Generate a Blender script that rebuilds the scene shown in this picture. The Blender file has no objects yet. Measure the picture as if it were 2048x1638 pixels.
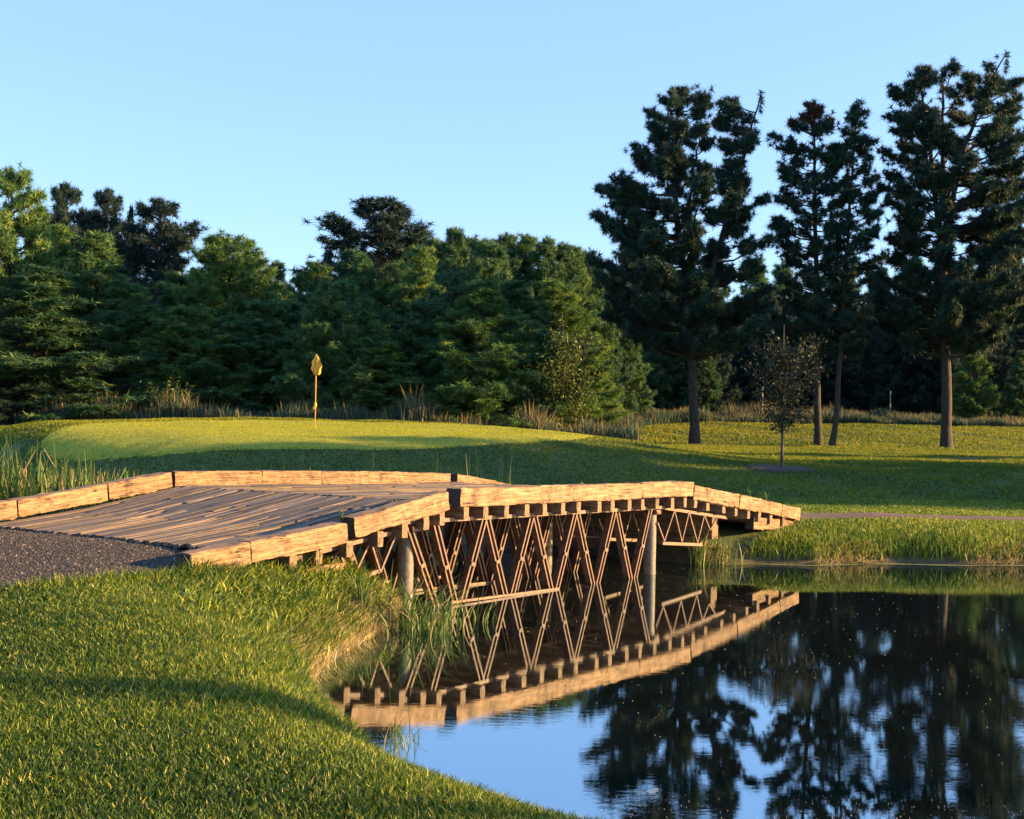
import bpy, math, random
import numpy as np
from mathutils import Vector, Matrix
# ------------------------------------------------------------------ camera / light / exposure
S = bpy.context.scene
COL = S.collection
F, H, ROLL, U0, V0 = 2500.0, 2.4, 0.018, 1024.0, 880.0
cam_d = bpy.data.cameras.new('camera'); cam = bpy.data.objects.new('camera', cam_d); COL.objects.link(cam)
cam_d.sensor_width = 36; cam_d.lens = F/2048*36; cam_d.shift_y = (V0-819)/2048
cam_d.clip_end = 6000; cam_d.clip_start = 0.05
cam.matrix_world = Matrix.Translation((0, 0, H)) @ Matrix.Rotation(math.pi/2, 4, 'X') @ Matrix.Rotation(ROLL, 4, 'Z')
S.camera = cam
SUN_EL, SUN_AZ = math.radians(13.0), math.radians(1.0)      # azimuth from +X towards +Y
w = bpy.data.worlds.new('World'); S.world = w; w.use_nodes = True
nt = w.node_tree; bg = nt.nodes['Background']; bg.inputs[1].default_value = 0.115
sky = nt.nodes.new('ShaderNodeTexSky'); sky.sky_type = 'NISHITA'; sky.sun_disc = False
sky.sun_elevation = SUN_EL; sky.sun_rotation = math.pi/2 - SUN_AZ
sky.air_density = 1.0; sky.dust_density = 0.3; sky.ozone_density = 1.6; sky.altitude = 200
hs = nt.nodes.new('ShaderNodeHueSaturation'); hs.inputs['Saturation'].default_value = 1.12; hs.inputs['Hue'].default_value = .520
nt.links.new(sky.outputs[0], hs.inputs['Color']); mxs = nt.nodes.new('ShaderNodeMix'); mxs.data_type = 'RGBA'; mxs.inputs[0].default_value = .64
mxs.inputs[7].default_value = (.80, 1.47, 2.55, 1)       # even blue mixed in to flatten the sky gradient
nt.links.new(hs.outputs[0], mxs.inputs[6]); nt.links.new(mxs.outputs[2], bg.inputs[0])
sl = bpy.data.lights.new('sun', 'SUN'); sl.energy = 5.0; sl.angle = math.radians(0.6); sl.color = (1, 0.62, 0.26)
sun = bpy.data.objects.new('sun', sl); COL.objects.link(sun)
sdir = Vector((math.cos(SUN_AZ)*math.cos(SUN_EL), math.sin(SUN_AZ)*math.cos(SUN_EL), math.sin(SUN_EL)))
sun.rotation_euler = sdir.to_track_quat('Z', 'Y').to_euler()
S.view_settings.view_transform = 'Standard'; S.view_settings.look = 'None'
S.view_settings.exposure = 2.05; S.view_settings.gamma = 1; S.view_settings.use_curve_mapping = False
R = np.random.RandomState(7)
random.seed(7)
# ------------------------------------------------------------------ helpers
def P(px, py, d):
    u, v = px-U0, py-V0
    return Vector(((u+ROLL*v)*d/F, d, H-(v-ROLL*u)*d/F))
def tag(o, label=None, cat=None, group=None, kind=None):
    if label: o['label'] = label
    if cat: o['category'] = cat
    if group: o['group'] = group
    if kind: o['kind'] = kind
    return o
def empty(name, loc=(0, 0, 0), rz=0, **k):
    o = bpy.data.objects.new(name, None); COL.objects.link(o); o.location = loc; o.rotation_euler.z = rz
    o.empty_display_size = 0.2
    return tag(o, **k)
def mesh_np(name, verts, faces, mat, parent=None, attrs=None, smooth=False):
    """verts (n,3); faces: list of (m,k) int arrays"""
    me = bpy.data.meshes.new(name)
    verts = np.asarray(verts, np.float32)
    faces = [np.asarray(f, np.int32) for f in (faces if isinstance(faces, list) else [faces]) if len(f)]
    me.vertices.add(len(verts)); me.vertices.foreach_set('co', verts.ravel())
    nl = sum(f.size for f in faces); me.loops.add(nl)
    me.loops.foreach_set('vertex_index', np.concatenate([f.ravel() for f in faces]))
    cnt = np.concatenate([np.full(len(f), f.shape[1], np.int32) for f in faces])
    st = np.concatenate([[0], np.cumsum(cnt)[:-1]]).astype(np.int32)
    me.polygons.add(len(cnt)); me.polygons.foreach_set('loop_start', st)
    me.polygons.foreach_set('use_smooth', np.full(len(cnt), bool(smooth)))
    for k, a in (attrs or {}).items():
        at = me.attributes.new(k, 'FLOAT', 'POINT'); at.data.foreach_set('value', np.asarray(a, np.float32))
    me.update(calc_edges=True); me.validate()
    if mat: me.materials.append(mat)
    o = bpy.data.objects.new(name, me); COL.objects.link(o)
    if parent: o.parent = parent
    return o
class MB:
    def __init__(s): s.v = []; s.f4 = []; s.f3 = []; s.n = 0
    def add(s, v, f):
        v = np.asarray(v, float); f = np.asarray(f)
        s.v.append(v); (s.f4 if f.shape[1] == 4 else s.f3).append(f+s.n); s.n += len(v)
    def box(s, x0, x1, y0, y1, z0, z1):
        v = [(x, y, z) for x in (x0, x1) for y in (y0, y1) for z in (z0, z1)]
        s.add(v, [(0, 1, 3, 2), (4, 6, 7, 5), (0, 4, 5, 1), (2, 3, 7, 6), (0, 2, 6, 4), (1, 5, 7, 3)])
    def bar(s, a, b, w, h, up=(0, 0, 1)):
        a, b = np.array(a, float), np.array(b, float); d = (b-a)/np.linalg.norm(b-a)
        r = np.cross(d, up); r /= np.linalg.norm(r)+1e-9; q = np.cross(r, d)
        v = [p+r*i*w/2+q*j*h/2 for p in (a, b) for i in (-1, 1) for j in (-1, 1)]
        s.add(v, [(0, 1, 3, 2), (4, 6, 7, 5), (0, 4, 5, 1), (2, 3, 7, 6), (0, 2, 6, 4), (1, 5, 7, 3)])
    def tube(s, pts, rad, n=6, caps=True):
        pts = np.asarray(pts, float); m = len(pts); rad = np.broadcast_to(np.asarray(rad, float), (m,))
        t = np.gradient(pts, axis=0); t /= np.linalg.norm(t, axis=1)[:, None]+1e-9
        ref = np.where(np.abs(t[:, 2:3]) > .9, np.array([[1, 0, 0.]]), np.array([[0, 0, 1.]]))
        if m and abs(t[0, 2]) > .7: ref = np.tile([[1, 0, 0.]], (m, 1))
        a = np.cross(t, ref); a /= np.linalg.norm(a, axis=1)[:, None]+1e-9; b = np.cross(t, a)
        th = np.arange(n)*2*np.pi/n
        v = pts[:, None]+rad[:, None, None]*(np.cos(th)[None, :, None]*a[:, None]+np.sin(th)[None, :, None]*b[:, None])
        i = np.arange(m-1)[:, None]*n; j = np.arange(n)[None]; k = (j+1) % n
        f = np.stack([i+j, i+k, i+n+k, i+n+j], -1).reshape(-1, 4)
        s.add(v.reshape(-1, 3), f)
        if caps:
            for q in (0, m-1):
                base = s.n; s.add(np.vstack([v[q], pts[q][None]]), [(jj, (jj+1) % n, n) for jj in range(n)])
    def build(s, name, mat, parent=None, smooth=False, attrs=None):
        fs = []
        if s.f4: fs.append(np.concatenate(s.f4))
        if s.f3: fs.append(np.concatenate(s.f3))
        return mesh_np(name, np.concatenate(s.v), fs, mat, parent, attrs, smooth)
# ------------------------------------------------------------------ materials
def newmat(name):
    m = bpy.data.materials.new(name); m.use_nodes = True
    n = m.node_tree.nodes; return m, n, m.node_tree.links, n['Principled BSDF']
def ramp(n, l, fac, stops):
    r = n.new('ShaderNodeValToRGB'); e = r.color_ramp.elements
    while len(e) < len(stops): e.new(0.5)
    for i, (p, c) in enumerate(stops): e[i].position = p; e[i].color = (*c, 1)
    l.new(fac, r.inputs[0]); return r.outputs[0]
def noise(n, l, vec, scale, detail=4, rough=.6, dist=0):
    t = n.new('ShaderNodeTexNoise'); t.inputs['Scale'].default_value = scale; t.inputs['Detail'].default_value = detail
    t.inputs['Roughness'].default_value = rough; t.inputs['Distortion'].default_value = dist
    if vec is not None: l.new(vec, t.inputs['Vector'])
    return t.outputs[0]
def mapping(n, l, kind, scale):
    tc = n.new('ShaderNodeTexCoord'); mp = n.new('ShaderNodeMapping'); mp.inputs['Scale'].default_value = scale
    l.new(tc.outputs[kind], mp.inputs['Vector']); return mp
def bump(n, l, h, strength, dist, bsdf):
    b = n.new('ShaderNodeBump'); b.inputs['Strength'].default_value = strength; b.inputs['Distance'].default_value = dist
    l.new(h, b.inputs['Height']); l.new(b.outputs[0], bsdf.inputs['Normal']); return b
def mixc(n, l, f, a, b, mode='MIX'):
    m = n.new('ShaderNodeMix'); m.data_type = 'RGBA'; m.blend_type = mode
    for s_, x in ((0, f), (6, a), (7, b)):
        if isinstance(x, (int, float)): m.inputs[s_].default_value = x
        elif isinstance(x, tuple): m.inputs[s_].default_value = (*x, 1)
        else: l.new(x, m.inputs[s_])
    return m.outputs[2]
def wood_mat(name, c0, c1, c2, crack=.35, rough=.8, gs=(0.8, 9, 9), blot=.8, bd=.012):
    m, n, l, b = newmat(name)
    mp = mapping(n, l, 'Object', gs); oi = n.new('ShaderNodeObjectInfo')
    ad = n.new('ShaderNodeVectorMath'); ad.operation = 'ADD'; l.new(mp.outputs[0], ad.inputs[0])
    sc = n.new('ShaderNodeVectorMath'); sc.operation = 'SCALE'; sc.inputs[0].default_value = (31, 17, 23); l.new(oi.outputs['Random'], sc.inputs['Scale'])
    l.new(sc.outputs[0], ad.inputs[1])
    g = noise(n, l, ad.outputs[0], 3.0, 8, .65, .6)
    c = ramp(n, l, g, [(.3, tuple(q*.8 for q in c0)), (.48, tuple(q*.84 for q in c1)), (.68, tuple(q*.84 for q in c2))])
    mp2 = mapping(n, l, 'Object', (1.2*gs[0]/.8, 26, 26)); ad2 = n.new('ShaderNodeVectorMath'); ad2.operation = 'ADD'
    l.new(mp2.outputs[0], ad2.inputs[0]); l.new(sc.outputs[0], ad2.inputs[1])
    k = noise(n, l, ad2.outputs[0], 1.6, 5, .7, 1.2)
    ck = ramp(n, l, k, [(crack-.07, (.06, .045, .035)), (crack+.01, (1, 1, 1))])
    mp3 = mapping(n, l, 'Object', (1, 1, 1))
    ad3 = n.new('ShaderNodeVectorMath'); ad3.operation = 'ADD'; l.new(mp3.outputs[0], ad3.inputs[0]); l.new(sc.outputs[0], ad3.inputs[1])
    bl = noise(n, l, ad3.outputs[0], 3.1, 4, .65)
    st = ramp(n, l, bl, [(.30, (.30, .26, .24)), (.47, (.95, .93, .9)), (.72, (1.15, 1.08, .95))])
    c = mixc(n, l, 1.0, c, ck, 'MULTIPLY'); c = mixc(n, l, blot, c, st, 'MULTIPLY')
    l.new(c, b.inputs['Base Color']); b.inputs['Roughness'].default_value = rough
    mx = n.new('ShaderNodeMath'); mx.operation = 'ADD'; l.new(g, mx.inputs[0]); l.new(ck, mx.inputs[1])
    bump(n, l, mx.outputs[0], .6, bd, b); return m
M_TIMBER = wood_mat('weathered_timber', (.09, .048, .024), (.28, .165, .08), (.44, .29, .16), .445)
M_DECK = wood_mat('deck_board', (.04, .031, .025), (.12, .095, .075), (.22, .175, .135), .38, gs=(.22, 7.0, 2), blot=.35, bd=.004)
_n, _l = M_DECK.node_tree.nodes, M_DECK.node_tree.links; _b = _n['Principled BSDF']; _src = _b.inputs['Base Color'].links[0].from_socket
_a = _n.new('ShaderNodeAttribute'); _a.attribute_name = 'tint'
_l.new(mixc(_n, _l, 1.0, _src, ramp(_n, _l, _a.outputs['Fac'], [(0, (.45, .42, .40)), (.6, (1, .95, .9)), (1, (1.5, 1.35, 1.15))]), 'MULTIPLY'), _b.inputs['Base Color'])
M_JOIST = wood_mat('joist_wood', (.07, .042, .024), (.19, .12, .065), (.33, .22, .13), .33)
def steel_mat(name, c0, c1, rough=.6, metal=.0):
    m, n, l, b = newmat(name); mp = mapping(n, l, 'Object', (1, 1, 1))
    g = noise(n, l, mp.outputs[0], 14, 6, .7); l.new(ramp(n, l, g, [(.35, c0), (.65, c1)]), b.inputs['Base Color'])
    b.inputs['Roughness'].default_value = rough; b.inputs['Metallic'].default_value = metal; bump(n, l, g, .3, .004, b); return m
M_RUST = steel_mat('rusty_steel', (.032, .014, .008), (.16, .072, .040))
M_CHORD = steel_mat('chord_steel', (.06, .03, .02), (.20, .11, .07))
M_PILE = steel_mat('pile_steel', (.07, .058, .044), (.17, .14, .10))
M_POST = steel_mat('grey_post', (.12, .13, .12), (.24, .25, .23))
M_BLACK = steel_mat('end_shade_and_mulch', (.02, .014, .01), (.05, .035, .025), .9)
def leaf_mat(name, stops, transl=.35, rough=.6, spec=.3, attr='tint', objvar=0.0):
    m, n, l, b = newmat(name)
    a = n.new('ShaderNodeAttribute'); a.attribute_name = attr
    c = ramp(n, l, a.outputs['Fac'], [(p_, tuple(q*.82 for q in c_)) for p_, c_ in stops])
    if objvar:
        oi = n.new('ShaderNodeObjectInfo'); r2 = ramp(n, l, oi.outputs['Random'], [(0, (1-objvar, 1-objvar*.8, 1-objvar*.3)), (.5, (1, 1, 1)), (1, (1+objvar*1.2, 1+objvar*.7, 1-objvar*.5))])
        c = mixc(n, l, 1.0, c, r2, 'MULTIPLY')
    l.new(c, b.inputs['Base Color']); b.inputs['Roughness'].default_value = rough; b.inputs['Specular IOR Level'].default_value = spec
    t = n.new('ShaderNodeBsdfTranslucent'); l.new(c, t.inputs[0])
    mx = n.new('ShaderNodeMixShader'); mx.inputs[0].default_value = transl
    l.new(b.outputs[0], mx.inputs[1]); l.new(t.outputs[0], mx.inputs[2]); l.new(mx.outputs[0], n['Material Output'].inputs[0]); return m
M_NAP = leaf_mat('putting_green_nap', [(0, (.16, .21, .015)), (1, (.40, .40, .03))], .35, .6, .2)
M_GRASS = leaf_mat('grass_blades', [(0, (.018, .050, .006)), (.45, (.075, .155, .010)), (.8, (.27, .34, .018)), (1, (.55, .50, .10))], .30, .5, .35)
M_FARGRASS = leaf_mat('far_lawn_blades', [(0, (.014, .060, .020)), (.5, (.055, .115, .018)), (.85, (.21, .24, .014)), (1, (.36, .33, .03))], .35, .6, .2)
M_STRAW = leaf_mat('dry_grass', [(0, (.22, .16, .06)), (.5, (.50, .39, .15)), (1, (.72, .60, .30))], .35, .6, .2)
M_WILD = leaf_mat('meadow_grass', [(0, (.03, .075, .05)), (.5, (.075, .12, .085)), (.8, (.20, .18, .08)), (1, (.42, .29, .13))], .35, .7, .15)
M_REED = leaf_mat('reed_leaves', [(0, (.03, .08, .015)), (.5, (.09, .17, .03)), (.85, (.22, .28, .07)), (1, (.42, .30, .14))], .4, .5, .3)
M_PINE = leaf_mat('red_pine_needles', [(0, (.013, .038, .030)), (.5, (.030, .075, .052)), (.9, (.07, .125, .07)), (1, (.18, .13, .05))], .2, .55, .25)
M_PINETOP = leaf_mat('dying_pine_needles', [(0, (.05, .028, .015)), (1, (.15, .07, .035))], .25, .6, .2)
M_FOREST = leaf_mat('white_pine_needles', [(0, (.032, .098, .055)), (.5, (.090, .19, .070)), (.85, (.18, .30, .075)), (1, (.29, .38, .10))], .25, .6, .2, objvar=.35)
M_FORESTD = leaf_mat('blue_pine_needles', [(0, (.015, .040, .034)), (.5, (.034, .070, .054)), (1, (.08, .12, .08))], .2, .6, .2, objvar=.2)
M_LEAF = leaf_mat('leafy_tree_leaves', [(0, (.03, .07, .02)), (.5, (.075, .12, .025)), (1, (.19, .21, .045))], .4, .5, .3)
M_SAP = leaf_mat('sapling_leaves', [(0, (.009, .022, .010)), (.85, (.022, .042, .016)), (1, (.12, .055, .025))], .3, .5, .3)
def bark_mat(name, c0, c1):
    m, n, l, b = newmat(name); mp = mapping(n, l, 'Object', (5, 5, 1.6))
    g = noise(n, l, mp.outputs[0], 2.2, 7, .7, .8); l.new(ramp(n, l, g, [(.38, c0), (.62, c1)]), b.inputs['Base Color'])
    b.inputs['Roughness'].default_value = .9; bump(n, l, g, 1.0, .05, b); return m
M_BARK = bark_mat('pine_bark', (.012, .010, .008), (.065, .048, .038))
M_BARK2 = bark_mat('dark_bark', (.03, .025, .02), (.10, .08, .06))
# ------------------------------------------------------------------ terrain
WATER = np.array([(60, -12), (7.1, 3.3), (1.75, 6.1), (.53, 6.9), (.05, 7.38), (-.38, 7.87), (-.73, 8.4), (-.98, 9.1), (-1.25, 9.8), (-1.60, 10.8), (-1.88, 11.9), (-1.97, 12.8),
    (-1.80, 14.0), (-1.62, 15.3), (-1.25, 16.2), (-1.35, 17.0), (-2.3, 18.2), (-6, 21), (-10, 24), (-20, 31), (-70, 65),
    (-70, 85), (-20, 43.5), (-8, 33.4), (-3, 29.6), (1, 26.9), (3.0, 25.3), (3.75, 24.75), (5.0, 25.1), (6.2, 25.1), (6.9, 25.4), (8.2, 25.75), (9.3, 25.6), (10.6, 25.9), (14, 26.2), (60, 30)], float)
def poly_sd(X, Y, poly):
    X = np.asarray(X, float); Y = np.asarray(Y, float)
    d = np.full(X.shape, 1e9); ins = np.zeros(X.shape, bool)
    for i in range(len(poly)):
        a = poly[i]; b = poly[(i+1) % len(poly)]; e = b-a
        t = np.clip(((X-a[0])*e[0]+(Y-a[1])*e[1])/(e@e), 0, 1)
        d = np.minimum(d, np.hypot(X-a[0]-t*e[0], Y-a[1]-t*e[1]))
        c = (a[1] > Y) != (b[1] > Y)
        ins ^= c & (X < (b[0]-a[0])*(Y-a[1])/(b[1]-a[1]+1e-12)+a[0])
    return np.where(ins, -d, d)
def ss(x, a, b): t = np.clip((x-a)/(b-a), 0, 1); return t*t*(3-2*t)
YR = [26, 28.5, 31, 35, 40, 45, 50, 58, 65, 75, 85, 100, 140, 200, 400, 2000]
ZR = [.58, .80, .86, 1.17, 1.66, 1.86, 2.02, 2.18, 2.3, 3.3, 4.05, 4.8, 6.0, 6.5, 7, 7]
ZL = [.6, .8, .95, 1.3, 1.62, 1.85, 2.1, 2.7, 3.15, 3.8, 4.4, 5.0, 6.0, 6.5, 7, 7]
def wob(X, Y):
    return (np.sin(X*.9+1.3*np.sin(Y*.7))*np.cos(Y*.8+X*.25)*.5+np.sin(X*2.3+Y*1.7)*.25+np.sin(X*5.1-Y*4.3)*.12)
def zt(X, Y):
    X = np.asarray(X, float); Y = np.asarray(Y, float)
    X, Y = np.broadcast_arrays(X, Y)
    sd = poly_sd(X, Y, WATER)
    near = np.interp(Y, [0, 6, 9, 12, 14, 16, 20, 30], [.60, .60, .68, .84, .92, .97, 1.0, 1.0])
    mixf = ss(X, -6, 6); far = np.interp(Y, YR, ZL)*(1-mixf)+np.interp(Y, YR, ZR)*mixf
    g = np.hypot((X+8.5)/17, (Y-46)/13.5)
    far = far+.78*(1-ss(g, .52, 1.05))
    # which side of the creek
    side = (Y-(25.0-(X-0)*0.75)) if False else None
    line = np.interp(X, [-70, -20, -10, -6, -2, 2, 8, 60], [75, 37, 29, 26.5, 24, 20, 16, 8])
    isfar = Y > line
    L = np.where(isfar, far, near)
    tau = np.where(isfar, np.where(X > 2, .42, 1.4), np.where(Y < 11, .45, np.where(Y > 13, .85, .45+(Y-11)/2*.40)))
    z = L*(1-np.exp(-np.maximum(sd, 0)/tau))
    z = z+wob(X*.9, Y*.7)*.042*ss(sd, .1, 1.6)+wob(X*.28+2, Y*.33)*.10*ss(Y, 31, 38)*(1-ss(1-np.clip(g, 0, 1), .3, .6)*.6)+wob(X, Y)*.05*ss(Y, 58, 66)
    return np.where(sd > 0, z+.0, -.9*(1-np.exp(np.minimum(sd, 0)/1.0)))
def axis_coords(parts):
    out = [parts[0][0]]
    for (a, b, st) in parts:
        n = max(1, int(round((b-a)/st))); out += list(np.linspace(a, b, n+1)[1:])
    return np.array(out)
gx = axis_coords([(-1800, -300, 150), (-300, -60, 12), (-60, -16, 1.5), (-16, 14, .2), (14, 60, 1.5), (60, 300, 12), (300, 1800, 150)])
gy = axis_coords([(-400, -10, 30), (-10, 3, 1), (3, 34, .2), (34, 90, .6), (90, 300, 10), (300, 3000, 150)])
GX, GY = np.meshgrid(gx, gy)
GZ = zt(GX, GY)
nx, ny = len(gx), len(gy)
def grid_faces(nx, ny):
    i = np.arange(ny-1)[:, None]*nx; j = np.arange(nx-1)[None]
    return np.stack([i+j, i+j+1, i+nx+j+1, i+nx+j], -1).reshape(-1, 4)
m, n, l, b = newmat('turf_soil')
at = n.new('ShaderNodeAttribute'); at.attribute_name = 'shore'
mp = mapping(n, l, 'Object', (1, 1, 1))
g1 = noise(n, l, mp.outputs[0], 1.1, 8, .7)
cg = ramp(n, l, g1, [(.3, (.022, .05, .012)), (.55, (.055, .095, .020)), (.75, (.13, .14, .035))])
g2 = noise(n, l, mp.outputs[0], 9, 6, .7)
cs = ramp(n, l, g2, [(.3, (.03, .022, .012)), (.6, (.10, .075, .035)), (.8, (.20, .15, .08))])
l.new(mixc(n, l, at.outputs['Fac'], cg, cs), b.inputs['Base Color']); b.inputs['Roughness'].default_value = .95
bump(n, l, g2, .8, .04, b); M_GROUND = m
shore = 1-ss(poly_sd(GX, GY, WATER), .15, .55)
ground = mesh_np('ground', np.stack([GX, GY, GZ], -1).reshape(-1, 3), grid_faces(nx, ny), M_GROUND, attrs={'shore': shore.ravel()}, smooth=True)
tag(ground, kind='structure')
# water
m, n, l, b = newmat('pond_water')
mp = mapping(n, l, 'Object', (1.0, 2.6, 1)); r1 = noise(n, l, mp.outputs[0], 5.0, 4, .6, .3)
mp2 = mapping(n, l, 'Object', (1, 1, 1)); pm = noise(n, l, mp2.outputs[0], .35, 2, .5)
amp = ramp(n, l, pm, [(.40, (.18,)*3), (.62, (1,)*3)])
mu = n.new('ShaderNodeMath'); mu.operation = 'MULTIPLY'; l.new(r1, mu.inputs[0]); l.new(amp, mu.inputs[1])
bp = n.new('ShaderNodeBump'); bp.inputs['Strength'].default_value = .12; bp.inputs['Distance'].default_value = .0035
l.new(mu.outputs[0], bp.inputs['Height'])
b.inputs['Base Color'].default_value = (.006, .008, .007, 1); b.inputs['Roughness'].default_value = .01
b.inputs['IOR'].default_value = 9.0; l.new(bp.outputs[0], b.inputs['Normal'])
b.inputs['Specular Tint'].default_value = (.80, .92, 1, 1); M_WATER = m
wx = np.linspace(-75, 65, 36); wy = np.linspace(-15, 90, 28); WX, WY = np.meshgrid(wx, wy)
water = mesh_np('water', np.stack([WX, WY, WX*0], -1).reshape(-1, 3), grid_faces(36, 28), M_WATER); tag(water, kind='structure')
# draped sheets (paths, green)
def drape(name, poly, st, off, mat, edge=.05, smooth=True):
    poly = np.array(poly, float); x0, y0 = poly.min(0); x1, y1 = poly.max(0)
    xs = np.arange(x0, x1+st, st); ys = np.arange(y0, y1+st, st); X, Y = np.meshgrid(xs, ys)
    sd = poly_sd(X, Y, poly)
    z = zt(X, Y)+off*np.clip(-sd/edge+.0, -1.5, 1)
    f = grid_faces(len(xs), len(ys)); keep = (sd.ravel()[f] < st*1.1).any(1) & (sd.ravel()[f] < st*2).all(1); f = f[keep]
    used = np.unique(f); idx = np.full(X.size, -1); idx[used] = np.arange(len(used))
    o = mesh_np(name, np.stack([X, Y, z], -1).reshape(-1, 3)[used], idx[f], mat, smooth=smooth); tag(o, kind='structure'); return o
m, n, l, b = newmat('gravel'); mp = mapping(n, l, 'Object', (1, 1, 1))
v = n.new('ShaderNodeTexVoronoi'); v.inputs['Scale'].default_value = 55; l.new(mp.outputs[0], v.inputs['Vector'])
g = noise(n, l, mp.outputs[0], 2.2, 6, .7)
c1 = ramp(n, l, v.outputs['Color'], [(.2, (.015, .012, .010)), (.6, (.042, .032, .027)), (.9, (.10, .08, .062))])
c2 = ramp(n, l, g, [(.3, (.6, .6, .65)), (.6, (1.1, 1.05, 1))])
l.new(mixc(n, l, 1.0, c1, c2, 'MULTIPLY'), b.inputs['Base Color']); b.inputs['Roughness'].default_value = .9
bump(n, l, v.outputs['Distance'], .9, .012, b); M_GRAVEL = m
m, n, l, b = newmat('dirt_path'); mp = mapping(n, l, 'Object', (1, 1, 1)); g = noise(n, l, mp.outputs[0], 5, 6, .7)
l.new(ramp(n, l, g, [(.3, (.06, .03, .022)), (.7, (.13, .07, .05))]), b.inputs['Base Color']); b.inputs['Roughness'].default_value = .95
bump(n, l, g, .5, .02, b); M_PATH = m
m, n, l, b = newmat('putting_green_turf'); mp = mapping(n, l, 'Object', (1, 1, 1)); g = noise(n, l, mp.outputs[0], .6, 6, .6)
l.new(ramp(n, l, g, [(.35, (.26, .28, .016)), (.65, (.37, .36, .022))]), b.inputs['Base Color']); b.inputs['Roughness'].default_value = .9
g2 = noise(n, l, mp.outputs[0], 40, 3, .6); bump(n, l, g2, 1.0, .05, b); M_GREEN = m
GRAV = [(-3.05, 15.45), (-3.45, 14.2), (-3.75, 13.6), (-4.4, 12.6), (-5.0, 11.7), (-6.3, 10.0), (-9, 7.6), (-14, 5), (-22, 6), (-15, 13), (-10, 17), (-8.4, 18.9), (-7.6, 18.2)]
gravel = drape('gravel_path', GRAV, .12, .02, M_GRAVEL)
PATH1 = [(6.0, 27.5), (7.0, 28.0), (9, 28.35), (11.5, 28.35), (14, 28.0), (17, 27.5), (17, 28.4), (14, 29.0), (11.5, 29.3), (9, 29.25), (6.5, 29.0), (4.2, 28.8), (4.6, 28.0)]
path = drape('path', PATH1, .15, .02, M_PATH)
path2 = drape('path', [(13.5, 48.6), (20, 48.2), (40, 47.5), (40, 48.8), (20, 49.3)], .3, .02, M_PATH)
th = np.linspace(0, 2*np.pi, 40, endpoint=False)
GREEN = np.stack([-6.6+9.8*np.cos(th)+.5*np.sin(3*th), 45.3+7.4*np.sin(th)+.4*np.cos(2*th)], -1)
green = drape('putting_green', GREEN, .25, .03, M_GREEN)
# ------------------------------------------------------------------ bridge
UX, UY = .604, .797
C0 = np.array([-.80, 17.8])
def bp_(s, wv, z):        # bridge coords -> world (s along, w to the left/back), taper as it reads in the photo
    k = np.interp(s, [-4, 0, 7, 12], [1.0, 1.06, .97, .97])
    ww = wv*k
    return np.array([C0[0]+UX*s-UY*ww, C0[1]+UY*s+UX*ww, z])
BW = 6.25
SP = [-7.5, -4.6, -3.6, -2.1, 0, 6.97, 11.7]; ZT = [.98, 1.06, 1.16, 1.32, 1.70, 1.67, 1.04]      # near curb top
def ztop(s): return float(np.interp(s, SP, ZT))
def zdeck(s, wv=0):
    return float(np.interp(s, [-4.2, -3.6, -2.1, 0, 6.97, 11.7], [.97, 1.01, 1.16, 1.50, 1.47, .88]))
bridge = empty('timber_bridge', (float(C0[0]), float(C0[1]), 0), label='low timber cart bridge on rusty steel trusses crossing the pond inlet', cat='bridge')
bridge_inv = Matrix.Translation((-C0[0], -C0[1], 0))
def timber(name, a, b, wy, hz, mat, parent=bridge, seed=0, wobble=.011, bev=.016):
    """subdivided worn beam from world point a to b; local x = length"""
    a = Vector(a); b = Vector(b); L = (b-a).length; r = np.random.RandomState(seed+11)
    nl = max(2, int(L/.08)); ring = []
    prof = [(-wy/2+bev, -hz/2), (0, -hz/2), (wy/2-bev, -hz/2), (wy/2, -hz/2+bev), (wy/2, 0), (wy/2, hz/2-bev), (wy/2-bev, hz/2), (0, hz/2), (-wy/2+bev, hz/2), (-wy/2, hz/2-bev), (-wy/2, 0), (-wy/2, -hz/2+bev)]
    k = len(prof); V = np.zeros((nl+1, k, 3)); xs = np.linspace(0, L, nl+1)
    ph = r.rand(k)*6; am = r.rand(k)
    for i, x in enumerate(xs):
        for j, (y, z) in enumerate(prof):
            dd = wobble*(np.sin(x*3.1+ph[j])*.5+np.sin(x*9+ph[j]*2)*.3)+r.randn()*wobble*.35
            e = 1+dd/max(wy, hz)*2
            V[i, j] = (x, y*e, z*e)
        if i in (0, nl): V[i, :, 1:] *= .975; V[i, :, 0] += r.randn(k)*.004
    i = np.arange(nl)[:, None]*k; j = np.arange(k)[None]; jj = (j+1) % k
    f = np.stack([i+j, i+jj, i+k+jj, i+k+j], -1).reshape(-1, 4)
    vv = np.vstack([V.reshape(-1, 3), [[-.004, 0, 0]], [[L+.004, 0, 0]]]); c0 = (nl+1)*k
    f3 = [(c0, (q+1) % k, q) for q in range(k)]+[(c0+1, nl*k+q, nl*k+(q+1) % k) for q in range(k)]
    o = mesh_np(name, vv, [f, np.array(f3)], mat, smooth=False)
    o.data.materials.append(M_BLACK if mat is M_TIMBER else mat)  # dark end caps: shade on the end faces painted into the colour
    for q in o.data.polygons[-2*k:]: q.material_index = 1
    d = (b-a).normalized(); up = Vector((0, 0, 1)); yv = up.cross(d).normalized(); zv = d.cross(yv)
    Mx = Matrix((( d.x, yv.x, zv.x, a.x), (d.y, yv.y, zv.y, a.y), (d.z, yv.z, zv.z, a.z), (0, 0, 0, 1)))
    base = bridge_inv
    if parent is not None:
        o.parent = parent
        pm_ = parent.matrix_basis if parent is bridge else parent.parent.matrix_basis @ parent.matrix_basis
        o.matrix_basis = pm_.inverted() @ Mx
    else: o.matrix_basis = Mx
    return o
CW, CH = .27, .27
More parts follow.
